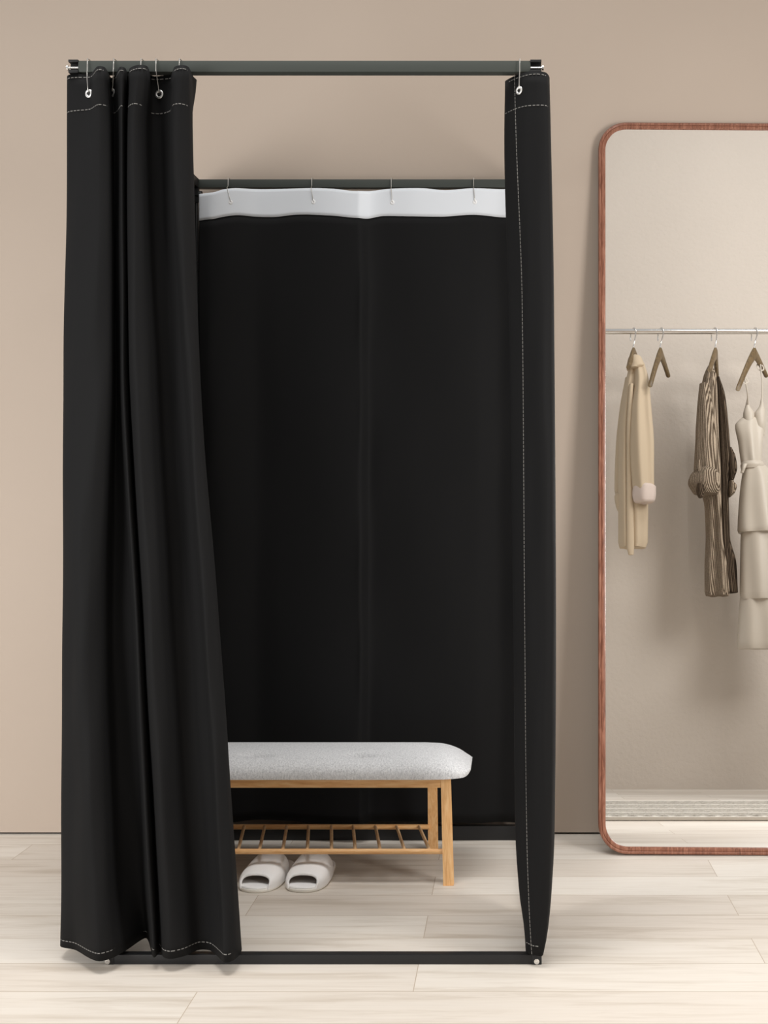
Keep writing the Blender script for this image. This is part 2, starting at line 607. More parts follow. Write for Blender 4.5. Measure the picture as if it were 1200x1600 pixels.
# ------------------------------------------------------------------ curtains
class Cloth:
    def __init__(s, levels, knots, zt, zb, nomD, pre=None, post=None):
        """levels: picture rows; knots: list of (px per level, depth per level); pre/post: explicit (x, y) points"""
        zs = [CAMZ - (y - HY) * nomD / F for y in levels]
        L = len(levels)
        P = []
        for q in (pre or []):
            P.append([q] * L)
        for xs, ds in knots:
            P.append([(px(xs[i], ds[i]), ds[i]) for i in range(L)])
        for q in (post or []):
            P.append([q] * L)
        s.A = np.array(P)                         # knot, level, 2
        order = np.argsort(zs)
        s.zs = np.array(zs)[order]
        s.A = s.A[:, order, :]
        s.zt, s.zb = zt, zb
        s.n = len(P)
        s.cache = {}

    def row(s, z):
        k = round(z, 5)
        if k not in s.cache:
            s.cache[k] = pchip(s.zs, np.transpose(s.A, (1, 0, 2)), z)
        return s.cache[k]

    def at(s, u, z):
        """u in knot units"""
        R = s.row(z)
        u = min(max(u, 0), s.n - 1 - 1e-6)
        i = int(u)
        t = u - i
        p1, p2 = R[i], R[i + 1]
        p0 = R[i - 1] if i > 0 else 2 * p1 - p2
        p3 = R[i + 2] if i + 2 < s.n else 2 * p2 - p1
        # tension keeps the folds from overshooting
        m1, m2 = .5 * .8 * (p2 - p0), .5 * .8 * (p3 - p1)
        q = (2 * t ** 3 - 3 * t ** 2 + 1) * p1 + (t ** 3 - 2 * t ** 2 + t) * m1 + (-2 * t ** 3 + 3 * t ** 2) * p2 + (t ** 3 - t ** 2) * m2
        w = .0016 * math.sin(z * 7 + u * 1.7) + .0012 * math.sin(z * 17 - u * 2.3)
        return (q[0], q[1] + w, z)

    def build(s, name, mat, parent, sub=7, nv=70):
        us = np.linspace(0, s.n - 1, (s.n - 1) * sub + 1)
        zs = [s.zb + (s.zt - s.zb) * (j / nv) for j in range(nv + 1)]
        V = [s.at(u, z) for u in us for z in zs]
        nn = nv + 1
        Fc = [(i * nn + j, (i + 1) * nn + j, (i + 1) * nn + j + 1, i * nn + j + 1) for i in range(len(us) - 1) for j in range(nv)]
        o = mesh_obj(name, V, Fc, mat, parent)
        sm = o.modifiers.new('thickness', 'SOLIDIFY')
        sm.thickness = .0018
        sm.offset = 0
        return o

    def stitch_row(s, m, z, u0, u1, fn=None, step=.05, wdt=.0007):
        u = u0
        while u < u1:
            sp = math.dist(s.at(u, z), s.at(u + .02, z)) / .02
            step = min(max(.0095 / max(sp, .004), .03), .8)
            if u + step > u1:
                break
            pts = [s.at(u + step * .68 * k / 3, z) for k in range(4)]
            ln = sum(math.dist(pts[k], pts[k + 1]) for k in range(3))
            V, Fc = [], []
            for p in pts:
                V += [(p[0], p[1] - .0022, p[2] - wdt), (p[0], p[1] - .0022, p[2] + wdt), (p[0], p[1] - .0008, p[2] + wdt), (p[0], p[1] - .0008, p[2] - wdt)]
            for k in range(3):
                for e in range(4):
                    e2 = (e + 1) % 4
                    Fc.append((k * 4 + e, k * 4 + e2, k * 4 + 4 + e2, k * 4 + 4 + e))
            Fc += [(0, 1, 2, 3), (12, 13, 14, 15)]
            m.add(V, Fc)
            u += step

    def stitch_col(s, m, uf, z0, z1, step=.0085, wdt=.0007):
        z = z0
        while z < z1:
            V, Fc = [], []
            for k in range(3):
                zz = z + step * .75 * k / 2
                p = s.at(uf(zz), zz)
                V += [(p[0] - wdt, p[1] - .0024, p[2]), (p[0] + wdt, p[1] - .0024, p[2]), (p[0] + wdt, p[1] - .0008, p[2]), (p[0] - wdt, p[1] - .0008, p[2])]
            for k in range(2):
                for e in range(4):
                    e2 = (e + 1) % 4
                    Fc.append((k * 4 + e, k * 4 + e2, k * 4 + 4 + e2, k * 4 + 4 + e))
            Fc += [(0, 1, 2, 3), (8, 9, 10, 11)]
            m.add(V, Fc)
            z += step

    def find(s, x, z, u0, u1):
        best = min(np.linspace(u0, u1, 400), key=lambda u: abs(s.at(u, z)[0] * F / s.at(u, z)[1] + HX - x))
        return float(best)


ZT = TOP - T - .004
levels = [120, 200, 560, 960, 1380, 1495]
KL = [
    ((110, 110, 105, 103, 102, 104), (2.70, 2.70, 2.70, 2.70, 2.71, 2.72)),
    ((106, 106, 101, 99, 97, 95), (2.655, 2.655, 2.65, 2.65, 2.65, 2.67)),
    ((122, 122, 116, 114, 114, 118), (2.645, 2.637, 2.62, 2.62, 2.625, 2.65)),
    ((141, 140, 135, 125, 132, 140), (2.638, 2.625, 2.605, 2.605, 2.595, 2.60)),
    ((152, 154, 154, 140, 148, 156), (2.598, 2.600, 2.60, 2.605, 2.585, 2.581)),
    ((164, 170, 172, 158, 168, 176), (2.605, 2.612, 2.61, 2.625, 2.605, 2.60)),
    ((173, 179, 180, 178, 190, 200), (2.665, 2.655, 2.66, 2.68, 2.67, 2.65)),
    ((181, 184, 186, 205, 222, 229), (2.645, 2.640, 2.645, 2.665, 2.69, 2.72)),
    ((188, 189, 192, 211, 232, 239), (2.600, 2.608, 2.615, 2.61, 2.61, 2.606)),
    ((196, 194, 198, 218, 240, 245), (2.610, 2.620, 2.625, 2.62, 2.62, 2.615)),
    ((200, 197, 200, 222, 245, 250), (2.660, 2.665, 2.66, 2.655, 2.65, 2.635)),
    ((203, 200, 204, 226, 250, 256), (2.605, 2.610, 2.61, 2.61, 2.605, 2.602)),
    ((215, 209, 214, 236, 262, 268), (2.590, 2.595, 2.595, 2.595, 2.595, 2.596)),
    ((230, 222, 232, 252, 278, 290), (2.597, 2.612, 2.612, 2.61, 2.615, 2.613)),
    ((235, 236, 250, 272, 302, 312), (2.648, 2.655, 2.655, 2.652, 2.65, 2.647)),
    ((250, 252, 270, 294, 324, 330), (2.655, 2.662, 2.662, 2.658, 2.65, 2.64)),
    ((268, 265, 285, 312, 340, 345), (2.648, 2.64, 2.635, 2.628, 2.62, 2.59)),
    ((273, 271, 291, 319, 346, 351), (2.600, 2.603, 2.605, 2.60, 2.59, 2.577)),
    ((284, 283, 298, 327, 354, 360), (2.588, 2.595, 2.60, 2.60, 2.59, 2.577)),
    ((294, 295, 306, 336, 364, 370), (2.600, 2.612, 2.615, 2.615, 2.605, 2.60)),
    ((301, 301, 311, 341, 370, 378), (2.655, 2.65, 2.65, 2.65, 2.65, 2.65)),
    ((307, 297, 306, 336, 366, 372), (2.680, 2.69, 2.69, 2.69, 2.69, 2.69)),
]
sideL = [(-.988 + .012 * math.sin(k * 2.1), 3.625 - .118 * k) for k in range(8)]
CL = Cloth(levels, KL, ZT, .030, 2.63, pre=sideL)
cl = thing('booth_curtain', 'wide black gathered curtain bunched at the left of the booth front', 'curtain', (-.7, 2.65, 0), 'black curtains round the booth')
CL.build('panel', M['black_cloth'], cl)
nS = len(sideL)
for nm, z, ue in (('top_stitching', ZT - .008, 1.2), ('header_stitching', pz(171, 2.63), 1.2), ('hem_stitching', .047, 1.6)):
    st = MB()
    CL.stitch_row(st, z, nS, CL.n - ue)
    st.build(nm, M['stitch'], cl)['label'] = 'pale dashed seam thread'

levR = [120, 200, 480, 1000, 1300, 1400, 1460, 1490]
eL = (790, 789, 796, 803, 806, 812, 820, 822)
eR = (858, 860, 865, 868, 866, 861, 855, 849)
sC = (804, 806, 816, 820, 823, 826, 829, 831)


def mixe(t):
    return tuple(a + (b - a) * t for a, b in zip(eL, eR))


def cst(v, k=0):
    return tuple(v + k * i for i in range(8))


KR = [
    (tuple(a + 14 - i for i, a in enumerate(eL)), cst(2.745)),
    (tuple(a + 3 for a in eL), cst(2.71)),
    (eL, (2.69, 2.68, 2.675, 2.675, 2.67, 2.66, 2.65, 2.645)),
    (sC, (2.655, 2.645, 2.64, 2.635, 2.63, 2.625, 2.625, 2.625)),
    (mixe(.47), (2.632, 2.625, 2.625, 2.615, 2.61, 2.612, 2.615, 2.62)),
    (mixe(.72), (2.625, 2.618, 2.612, 2.60, 2.60, 2.605, 2.61, 2.615)),
    (mixe(.92), (2.635, 2.625, 2.62, 2.61, 2.61, 2.612, 2.615, 2.62)),
    (eR, (2.665, 2.655, 2.65, 2.645, 2.645, 2.645, 2.645, 2.645)),
    (tuple(a - 2 for a in eR), cst(2.70)),
]
sideR = [(.083 + .006 * math.sin(k * 2.0), 2.80 + .07 * k) for k in range(3)]
CR = Cloth(levR, KR, ZT, .028, 2.63, post=sideR)
cr = thing('booth_curtain', 'narrow black curtain strip gathered at the right post of the booth', 'curtain', (.06, 2.65, 0), 'black curtains round the booth')
CR.build('panel', M['black_cloth'], cr)
for nm, z, u0, u1 in (('top_stitching', ZT - .007, 2.0, 7.0), ('header_stitching', pz(166.5, 2.63), 2.0, 7.0), ('hem_stitching', .05, 2.2, 5.6)):
    st = MB()
    CR.stitch_row(st, z, u0, u1)
    st.build(nm, M['stitch'], cr)['label'] = 'pale dashed seam thread'
st = MB()
CR.stitch_col(st, lambda z: 3.0, .03, ZT)
st.build('side_stitching', M['stitch'], cr)['label'] = 'pale upright seam thread'

# curtain across the back, with its pale lining band
xsB = [311, 330, 352, 400, 440, 500, 552, 564, 578, 600, 650, 700, 745, 780, 806, 832]
dsB = [3.578, 3.566, 3.570, 3.592, 3.590, 3.574, 3.566, 3.5665, 3.584, 3.589, 3.578, 3.574, 3.580, 3.592, 3.588, 3.578]
dsM = [d + (.004 if i in (3, 8, 13) else -.003) for i, d in enumerate(dsB)]
CB = Cloth([300, 700, 1290], [((x, x, x), (d, e, e)) for x, d, e in zip(xsB, dsB, dsM)], 2.0, .05, 3.585)
cb = thing('booth_curtain', 'plain black curtain hung across the back of the booth with a pale top band', 'curtain', (-.45, 3.58, 0), 'black curtains round the booth')
topY = [(311, 303.5), (332, 303), (352, 297.5), (372, 294.5), (420, 294), (480, 294.5), (520, 296.5), (558, 301), (585, 297), (612, 294.5), (660, 295), (695, 298), (740, 294.5), (795, 294.5), (832, 296)]
botY = [(311, 345), (330, 344.5), (352, 340), (375, 336.5), (400, 337.5), (425, 338), (465, 335), (520, 338.5), (562, 343), (600, 337), (640, 338.5), (690, 339.5), (740, 336), (795, 339), (832, 341)]


def ycurve(tab, x):
    return float(pchip([a for a, _ in tab], [b for _, b in tab], x))


US = np.linspace(0, CB.n - 1, (CB.n - 1) * 8 + 1)


def curtain_part(name, zt, zb, nv, mat, dy=0.0):
    V = []
    for u in US:
        p = CB.at(u, 1.5)
        x = p[0] * F / p[1] + HX
        a, b = zb(x), zt(x)
        for j in range(nv + 1):
            z = a + (b - a) * j / nv
            q = CB.at(u, z)
            V.append((q[0], q[1] + dy, z))
    nn = nv + 1
    Fc = [(i * nn + j, (i + 1) * nn + j, (i + 1) * nn + j + 1, i * nn + j + 1) for i in range(len(US) - 1) for j in range(nv)]
    o = mesh_obj(name, V, Fc, mat, cb)
    sm = o.modifiers.new('thickness', 'SOLIDIFY')
    sm.thickness = .0016
    sm.offset = 0
    return o


curtain_part('panel', lambda x: pz(ycurve(botY, x) - 3, 3.58), lambda x: pz(1284.5 + 1.8 * math.sin(x / 38.0), 3.58), 60, M['black_cloth'])
curtain_part('header_band', lambda x: pz(ycurve(topY, x), 3.58), lambda x: pz(ycurve(botY, x), 3.58), 8, M['band'], -.002)['label'] = 'pale grey lining band'


# hooks and grommets
def grommet(par, cloth, x, y, D, mat, R, r, u0, u1, inner=True):
    z = pz(y, D)
    u = cloth.find(x, z, u0, u1)
    p = cloth.at(u, z)
    a, b = cloth.at(u - .05, z), cloth.at(u + .05, z)
    tx = Vector((b[0] - a[0], b[1] - a[1], 0)).normalized()
    nrm = Vector((tx.y, -tx.x, 0))
    if nrm.y > 0:
        nrm = -nrm
    c = Vector(p) + nrm * .0022
    m = MB().ring(c, R, r, nrm, 30, 10)
    g = m.build('grommet' if inner else 'eyelet', mat, par)
    g['label'] = 'silver metal ring' if inner else 'white round eyelet'
    if inner:
        MB().tube([c - nrm * .0006, c + nrm * .0003], R - r * .4, 24).build('grommet_hole', M['black_plastic'], g)
    return c


g1 = grommet(cl, CL, 139.5, 146, 2.635, M['ring'], .0070, .0026, nS + 1.5, nS + 3.6)
g2 = grommet(cl, CL, 177.5, 145, 2.66, M['ring'], .0070, .0026, nS + 5.5, nS + 7.2)
g3 = grommet(cl, CL, 249.5, 147, 2.655, M['ring'], .0074, .0026, nS + 14, nS + 16)
g4 = grommet(cr, CR, 812, 142.5, 2.645, M['ring'], .0068, .0026, 2.6, 4.6)


def hook_path(x0, D, top, tgt, thick):
    """wire over the bar: short tail behind, straight drop in front to the target ring"""
    zt = top + .0035
    P = [(x0 + .001, D + thick + .008, top - .035)]
    P.append((x0 + .001, D + thick + .008, top - .004))
    for k in range(1, 6):
        a = PI * k / 6
        P.append((x0, D + thick / 2 + math.cos(a) * (thick / 2 + .0065), zt - .004 + .0055 * math.sin(a)))
    P.append((x0, D - .0050, top - .012))
    P.append((x0, D - .0055, top - .022))
    t = Vector(tgt) + Vector((0, 0, .0045))
    s = Vector((x0, D - .0055, top - .022))
    for k in range(1, 5):
        q = s + (t - s) * (k / 4)
        P.append((q.x, min(q.y, t.y - .004), q.z))
    P.append((t.x, t.y - .0030, t.z - .0015))
    P.append((t.x, t.y + .004, t.z - .0015))
    return P


WIRE = .00115


def mk_hook(label, x0, D, top, tgt, thick, group):
    o = MB().tube(hook_path(x0, D, top, tgt, thick), WIRE, 10).build('curtain_hook', M['nickel'])
    return tag(o, label, 'hook', group)


GH = 'wire curtain hooks on the booth bars'
mk_hook('silver wire hook farthest left on the front bar', px(137.5, D1), D1, TOP, g1, T, GH)
mk_hook('silver wire hook second from left on the front bar, beside a narrow fold', px(178.5, D1), D1, TOP, g2, T, GH)
mk_hook('silver wire hook third from left on the front bar, above a wide fold', px(221, D1), D1, TOP, (px(221, 2.635), 2.632, pz(147, 2.635)), T, GH)
mk_hook('silver wire hook fourth from left on the front bar, ending in a clear metal ring', px(244.5, D1), D1, TOP, g3, T, GH)
mk_hook('silver wire hook at the inner edge of the left bunched curtain', px(281, D1), D1, TOP, (px(283, 2.635), 2.632, pz(147, 2.635)), T, GH)
mk_hook('silver wire hook alone near the right end of the front bar', px(812, D1), D1, TOP, g4, T, GH)
for x, y, xh, lb in ((360, 316.5, 357, 'thin wire hook on the back bar nearest the left post'), (489.5, 315.5, 487.5, 'thin wire hook second from the left on the back bar'),
                     (612.5, 315.5, 611.5, 'thin wire hook third from the left on the back bar'), (741.5, 315.5, 740, 'thin wire hook on the back bar nearest the right curtain')):
    c = grommet(cb, CB, x, y, 3.575, M['white_eyelet'], .0036, .0034, 0, CB.n - 1.01, False)
    mk_hook(lb, px(xh, D2), D2, TOPB, c, T, GH)

# ------------------------------------------------------------------ upholstered bench
bn = thing('shoe_bench', 'low bamboo bench with a grey upholstered seat and slatted shelf, standing inside the booth', 'bench', (-.52, 3.32, 0))
BX0, BX1 = -.925, px(737, 3.31)


def cushion():
    NX, NA = 260, 220
    rr = []
    hp = [(0, 0.0), (2, .16), (5, .30), (12, .50), (24, .72), (38, .88), (52, .965), (75, 1.0)]
    for i in range(NX + 1):
        t = i / NX
        t = t * t * (3 - 2 * t) if False else .5 - .5 * math.cos(PI * t)
        x = BX0 + (BX1 - BX0) * t
        e = min(x - BX0, BX1 - x) * F / 3.31
        h = float(pchip([a for a, _ in hp], [b for _, b in hp], min(e, 75)))
        wd = float(pchip([0, 3, 10, 25, 45, 75], [.55, .70, .82, .93, .985, 1.0], min(e, 75)))
        lo = .287 + .010 * max(0, 1 - e / 12.0) ** 2
        ring = []
        for k in range(NA):
            if k < 180:      # evenly spread over the top
                c = math.copysign(abs(math.cos(PI * k / 180)) ** 1.0, math.cos(PI * k / 180))
                yy = c
                s_ = math.sqrt(max(0.0, 1 - abs(yy) ** (2 / .72)))
            else:
                a = PI + PI * (k - 180) / 40
                c, s_ = math.cos(a), math.sin(a)
                yy = math.copysign(abs(c) ** .72, c)
            if s_ >= 0:
                zz = lo + .0010 + (.0575 * max(h, .02)) * (s_ ** .80) - .004 * (yy + .15)
            else:
                zz = lo - .004 * (abs(s_) ** .5) * min(1, e / 4.0)
            y = 3.312 + .150 * wd * yy
            for tx, ty in ((px(405, 3.228), 3.226), (px(566, 3.228), 3.226)):
                if k <= 180:
                    q = ((x - tx) / .034) ** 2 + ((y - ty) / .0085) ** 2
                    zz -= .022 * math.exp(-q) + .006 * math.exp(-((x - tx) / .055) ** 2 - ((y - ty) / .022) ** 2)
            ring.append((x, y, zz))
        rr.append(ring)
    return MB().rings(rr)


o = cushion().build('cushion', M['cushion'], bn)
LT = .284
MB().box(-.845, px(689, 3.19), 3.190, 3.208, pz(1231, 3.19), LT, .001).build('apron', M['bamboo_x'], bn)
MB().box(-.845, px(680, 3.44), 3.425, 3.443, pz(1231, 3.19), LT, .001).build('apron', M['bamboo_x'], bn)
for xa in (-.82, px(680, 3.2)):
    MB().box(xa - .018, xa, 3.209, 3.424, pz(1231, 3.19), LT, .001).build('apron', M['bamboo_y'], bn)
xf0, xf1 = px(696.5, 3.196), px(701, 3.19)
xb0, xb1 = px(675, 3.44), px(677, 3.508)
cx = -.512
for (a, b) in (((xf1, 3.190, 0), (xf0, 3.199, LT)), ((2 * cx - xf1, 3.190, 0), (2 * cx - xf0, 3.199, LT)),
               ((xb1, 3.505, 0), (xb0, 3.446, LT)), ((2 * cx - xb1 - .055, 3.505, 0), (2 * cx - xb0 - .055, 3.446, LT))):
    MB().bar(a, b, .022, .022, .003, .020, .020).build('leg', M['bamboo_z'], bn)
zf, zbk = pz(1331, 3.19), pz(1292, 3.478)
yb = 3.478
MB().tube([(2 * cx - px(700, 3.19), 3.194, zf), (px(694, 3.19), 3.194, zf)], .0072, 14).build('shelf_rail', M['bamboo_x'], bn)
MB().tube([(2 * cx - px(690, 3.47), yb, zbk), (px(671, yb), yb, zbk)], .0075, 14).build('shelf_rail', M['bamboo_x'], bn)
tops = [382, 414, 448.5, 482.5, 518, 552, 587, 620, 655]
bots = [372, 405, 441.5, 480, 518, 555, 594, 632, 671]
for k in (-3, -2, -1):
    tops.append(382 + 34.2 * k)
    bots.append(372 + 37.3 * k)
for a, b in zip(tops, bots):
    MB().tube([(px(b, 3.194), 3.196, zf + .003), (px(a, yb), yb - .004, zbk + .002)], .0046, 10).build('slat', M['bamboo_y'], bn)


# ------------------------------------------------------------------ slippers
def slipper(label, tx, ty, ang):
    t = thing('slipper', label, 'slipper', (tx, ty, 0), 'slippers under the bench')
    ca, sa = math.cos(ang), math.sin(ang)

    def W(x, l, z):      # x across, l from toe to heel
        return (tx + x * ca + l * sa, ty - x * sa + l * ca, z)
    Ls = [0, .003, .01, .022, .04, .065, .10, .14, .18, .215, .238, .25, .254]
    Ws = [.010, .022, .034, .044, .051, .0545, .0545, .0515, .0465, .042, .033, .018, .006]

    def outline(sc, dz, n=44):
        out = []
        side = [(l, float(pchip(Ls, Ws, l))) for l in [.254 * (.5 - .5 * math.cos(PI * k / n)) for k in range(n + 1)]]
        for l, wv in side:
            out.append((wv, l))
        for l, wv in reversed(side):
            out.append((-wv, l))
        cxm, clm = 0, .125
        return [((x - cxm) * sc[0], clm + (l - clm) * sc[1], dz) for x, l in out]
    rr = []
    for sc, z in (((.96, .985), 0), ((1, 1), .002), ((1.01, 1.004), .0055), ((1, 1), .0085), ((.97, .985), .0095)):
        rr.append([W(*p) for p in outline(sc, z)])
    MB().rings(rr).build('sole', M['slipper_sole'], t)
    rr = []
    for sc, z in (((.985, .99), .0085), ((.985, .993), .0115), ((.95, .975), .0140), ((.86, .93), .0146)):
        rr.append([W(*p) for p in outline(sc, z)])
    MB().rings(rr).build('insole', M['slipper'], t)
    # strap: thick arch over the instep
    NS, NT_ = 36, 16

    def arch(s, q, inset):
        """s across 0..1, q front to back 0..1"""
        a = PI * s
        cc = math.cos(a)
        bulge = math.sin(a)
        l = .036 + .104 * q + .012 * bulge * q
        l -= .022 * (1 - bulge) * (1 - q)
        wv = float(pchip(Ls, Ws, max(l, .012))) * 1.03 - inset
        h = (.0350 + .0250 * q ** .8) - inset
        zz = .006 + h * (max(bulge, 0.0) ** .62)
        xx = -math.copysign(abs(cc) ** .85, cc) * wv
        return W(xx, l, zz)
    outer, f1 = grid(lambda s, q: arch(s, q, 0), NS, NT_)
    m = MB()
    inner, _ = grid(lambda s, q: arch(s, q, .0055), NS, NT_)
    n = len(outer)
    nn = NT_ + 1
    edge = []
    for i in range(NS):
        for j in (0, NT_):
            edge.append((i * nn + j, (i + 1) * nn + j, n + (i + 1) * nn + j, n + i * nn + j))
    for j in range(NT_):
        for i in (0, NS):
            edge.append((i * nn + j, i * nn + j + 1, n + i * nn + j + 1, n + i * nn + j))
    m.add(outer + inner, f1 + [tuple(a + n for a in q) for q in f1] + edge)
    s = m.build('strap', M['slipper'], t)
    # rolled piping round the toe opening
    MB().tube([Vector(arch(k / 30, 0, .0027)) for k in range(31)], .0036, 8).build('piping', M['slipper'], s)
    lin_, fl = grid(lambda s_, q: arch(.04 + .92 * s_, .04 + .9 * q, .0062), NS, NT_)
    lo = mesh_obj('lining', lin_, fl, M['slipper_lining'], s)
    lo['label'] = 'tan inner lining'
    return t


slipper('white open-toe slipper on the left, closest to the black curtain, under the bench', px(395, 3.12), 3.118, math.radians(8))
slipper('white open-toe slipper on the right of the pair under the bench', px(470, 3.12), 3.120, math.radians(5))

# ------------------------------------------------------------------ mirror
mr = thing('floor_mirror', 'tall mirror in a rounded walnut frame leaning against the beige wall', 'mirror', Mloc)
mr.rotation_euler = Mrot.to_euler()


def rrect(ins, R=.086, n=14):
    r = max(R - ins, .002)
    P = []
    for cxx, czz, a0 in ((MW - R, MH - R, 0), (R, MH - R, 90), (R, R, 180), (MW - R, R, 270)):
        for k in range(n + 1):
            a = math.radians(a0 + 90 * k / n)
            P.append((cxx + r * math.cos(a), czz + r * math.sin(a)))
    return P


prof = [(.002, .019), (0, .016), (0, .004), (.0022, .0008), (.0062, .0), (.0085, .0012), (.0098, .0030), (.0112, .0014), (.0150, .0012), (.0205, .0028), (.0215, .0050), (.0215, .012), (.0215, .019)]
n0 = len(rrect(0))
rr = []
for ins, dp in prof:
    rr.append([(x, dp, z) for x, z in rrect(ins)])


def local_mesh(name, m, mat, parent):
    me = bpy.data.meshes.new(name)
    me.from_pydata(m.v, [], m.f)
    bm = bmesh.new()
    bm.from_mesh(me)
    bmesh.ops.recalc_face_normals(bm, faces=bm.faces)
    bm.to_mesh(me)
    bm.free()
    me.polygons.foreach_set('use_smooth', [True] * len(me.polygons))
    me.set_sharp_from_angle(angle=math.radians(35))
    me.materials.append(mat)
    o = bpy.data.objects.new(name, me)
    C.objects.link(o)
    o.parent = parent
    return o


m = MB()
m.rings(rr, cap=False)
n_ = len(prof)
m.f += [((n_ - 1) * n0 + k, (n_ - 1) * n0 + (k + 1) % n0, (k + 1) % n0, k) for k in range(n0)]
fo = local_mesh('mirror_frame', m, M['walnut_z'], mr)
m = MB().rings([[(x, GL, z) for x, z in rrect(.0205)], [(x, GL + .004, z) for x, z in rrect(.0205)]])
local_mesh('mirror_glass', m, M['mirror'], mr)
m = MB().rings([[(x, .0115, z) for x, z in rrect(.0205)], [(x, .0180, z) for x, z in rrect(.0205)]])
local_mesh('backing_board', m, M['mdf'], mr)

# ------------------------------------------------------------------ the side of the room that the mirror shows
rl = thing('clothes_rail', 'long chrome wall rail seen in the mirror with clothes hanging from it', 'rail', (1.2, YR, 0))
p0 = mir(1070, 518, YR)
RZ = p0.z
RR = .0165
MB().tube([(.47, YR, RZ), (2.3, YR, RZ)], RR, 24).build('rail_tube', M['chrome'], rl)
for x in (.50, 2.27):
    MB().tube([(x, YF, RZ), (x, YR - RR * .8, RZ)], .010, 14).tube([(x, YF, RZ), (x, YF + .006, RZ)], .028, 20).build('wall_bracket', M['chrome'], rl)


def Pm(x, y, dy=0.0):
    return mir(x, y, YR + dy)


def hanger(label, ax, ay, la, ra, hx, tail):
    """apex px, left arm tip px, right arm tip px, hook top px, tail px"""
    t = thing('clothes_hanger', label, 'hanger', Pm(ax, ay), 'wooden hangers on the rail')
    apex = Pm(ax, ay)
    tips = (Pm(la[0], la[1], .15), Pm(ra[0], ra[1], -.15))
    for tip in tips:
        P, Rv = [], []
        for k in range(12):
            q = k / 11
            d = tip - apex
            p = apex + Vector((d.x * q, d.y * q, d.z * (q ** 1.15)))
            P.append(p - Vector((0, 0, .012 * (1 - q))))
            Rv.append(.026 * (1 - q) ** 1.2 + .0125)
        rr = []
        for p, r in zip(P, Rv):
            rr.append([(p.x + .010 * math.cos(2 * PI * k / 16) * 1.3, p.y, p.z + r * math.sin(2 * PI * k / 16)) for k in range(16)])
        MB().rings(rr).build('arm', M['hanger'], t)
    top = Vector((apex.x + (hx - ax) * .0036, YR, RZ + RR + .004))
    P = [apex - Vector((0, 0, .01)), apex + Vector((0, 0, .03)), apex + Vector((.006, .0, (RZ - apex.z) * .5)),
         Vector((top.x + .012, YR + .012, RZ - RR * 1.4)), Vector((top.x + .012, YR + RR + .005, RZ))]
    for k in range(1, 6):
        a = PI * k / 6
        P.append(Vector((top.x + .012 - .02 * k / 6, YR + math.cos(a) * (RR + .005), RZ + math.sin(a) * (RR + .005))))
    P.append(Vector((top.x - .012, YR - RR - .005, RZ - .01)))
    P.append(Vector((top.x - .014, YR - RR - .003, RZ - .05)))
    # smooth the wire
    Q = []
    for i in range(len(P) - 1):
        a0, a1, a2, a3 = P[max(i - 1, 0)], P[i], P[i + 1], P[min(i + 2, len(P) - 1)]
        for s in range(5):
            q = s / 5
            Q.append(.5 * ((2 * a1) + (a2 - a0) * q + (2 * a0 - 5 * a1 + 4 * a2 - a3) * q * q + (3 * a1 - a0 - 3 * a2 + a3) * q ** 3))
    Q.append(P[-1])
    MB().tube(Q, .0036, 10).build('hook', M['chrome'], t)['label'] = 'metal hook'
    return t


hanger('wooden hanger leftmost on the rail in the mirror, under the cream shirt', 990, 549, (982, 574), (1002, 580), 990, 0)
hanger('bare wooden hanger with nothing on it, between shirt and cardigan in the mirror', 1032, 549, (1016, 602), (1044, 587), 1033, 0)
hanger('wooden hanger holding the ribbed taupe cardigan in the mirror', 1118, 549, (1109, 578), (1120, 591), 1117, 0)
hanger('wooden hanger carrying the thin-strapped satin dress in the mirror', 1179, 549, (1153, 608), (1197, 587), 1180, 0)


def loft(secs, n=72, folds=0, amp=0.0, seed=0.0, dense=6, drape=0.0, pleats=5):
    """secs: rows (py, x left, x right, thickness, depth offset) in the mirror picture -> closed real-size rings"""
    ys = [s[0] for s in secs]
    vals = np.array([s[1:] for s in secs], float)
    out = []
    tot = (len(secs) - 1) * dense
    for i in range(tot + 1):
        y = ys[0] + (ys[-1] - ys[0]) * i / tot
        xl, xr, th, dy = pchip(ys, vals, y)
        a, b = Pm(xl, y, dy), Pm(xr, y, dy)
        c = (a + b) / 2
        rx = (b.x - a.x) / 2
        ring = []
        for k in range(n):
            g = 2 * PI * k / n
            f = 1 + (amp * math.sin(folds * g + seed + y * .004) if folds else 0)
            f2 = 1 + (amp * 1.6 * math.sin((folds // 2) * g + seed * 2 + y * .01) if folds else 0)
            u = math.cos(g)
            wv = drape * (.35 + .65 * i / tot) * math.sin(pleats * PI * u * .5 + seed * 3 + .6 * math.sin(i * .12 + seed)) * (1 - u ** 6)
            ring.append((c.x + rx * u, c.y + th / 2 * math.sin(g) * f * f2 + wv, c.z))
        out.append(ring)
    return MB().rings(out)


# cream shirt
sh = thing('shirt', 'cream long-sleeved shirt with rolled cuffs, leftmost on the rail in the mirror', 'shirt', Pm(990, 560), )
loft([(566, 985, 1004, .05, 0), (580, 981, 1008, .10, 0), (620, 974, 1012, .16, 0), (680, 967, 1014, .18, 0), (760, 966, 1013, .17, 0), (848, 966, 1012, .14, 0), (856, 968, 1009, .13, 0)], folds=7, amp=.05, drape=.014, pleats=4).build('body', M['shirt'], sh)
loft([(600, 983, 989.5, .03, .075), (680, 979, 988.5, .03, .085), (800, 979, 990, .03, .08), (862, 979, 991, .03, .07), (867, 982, 990, .025, .07)]).build('placket', M['shirt'], sh)
loft([(572, 992, 1008, .05, .04), (590, 992, 1013, .08, .06), (640, 987, 1018, .10, .09), (700, 985, 1022, .11, .10), (760, 988, 1022, .10, .10), (772, 990, 1020, .09, .10)], folds=5, amp=.05, seed=1, drape=.010, pleats=3).build('sleeve', M['shirt'], sh)
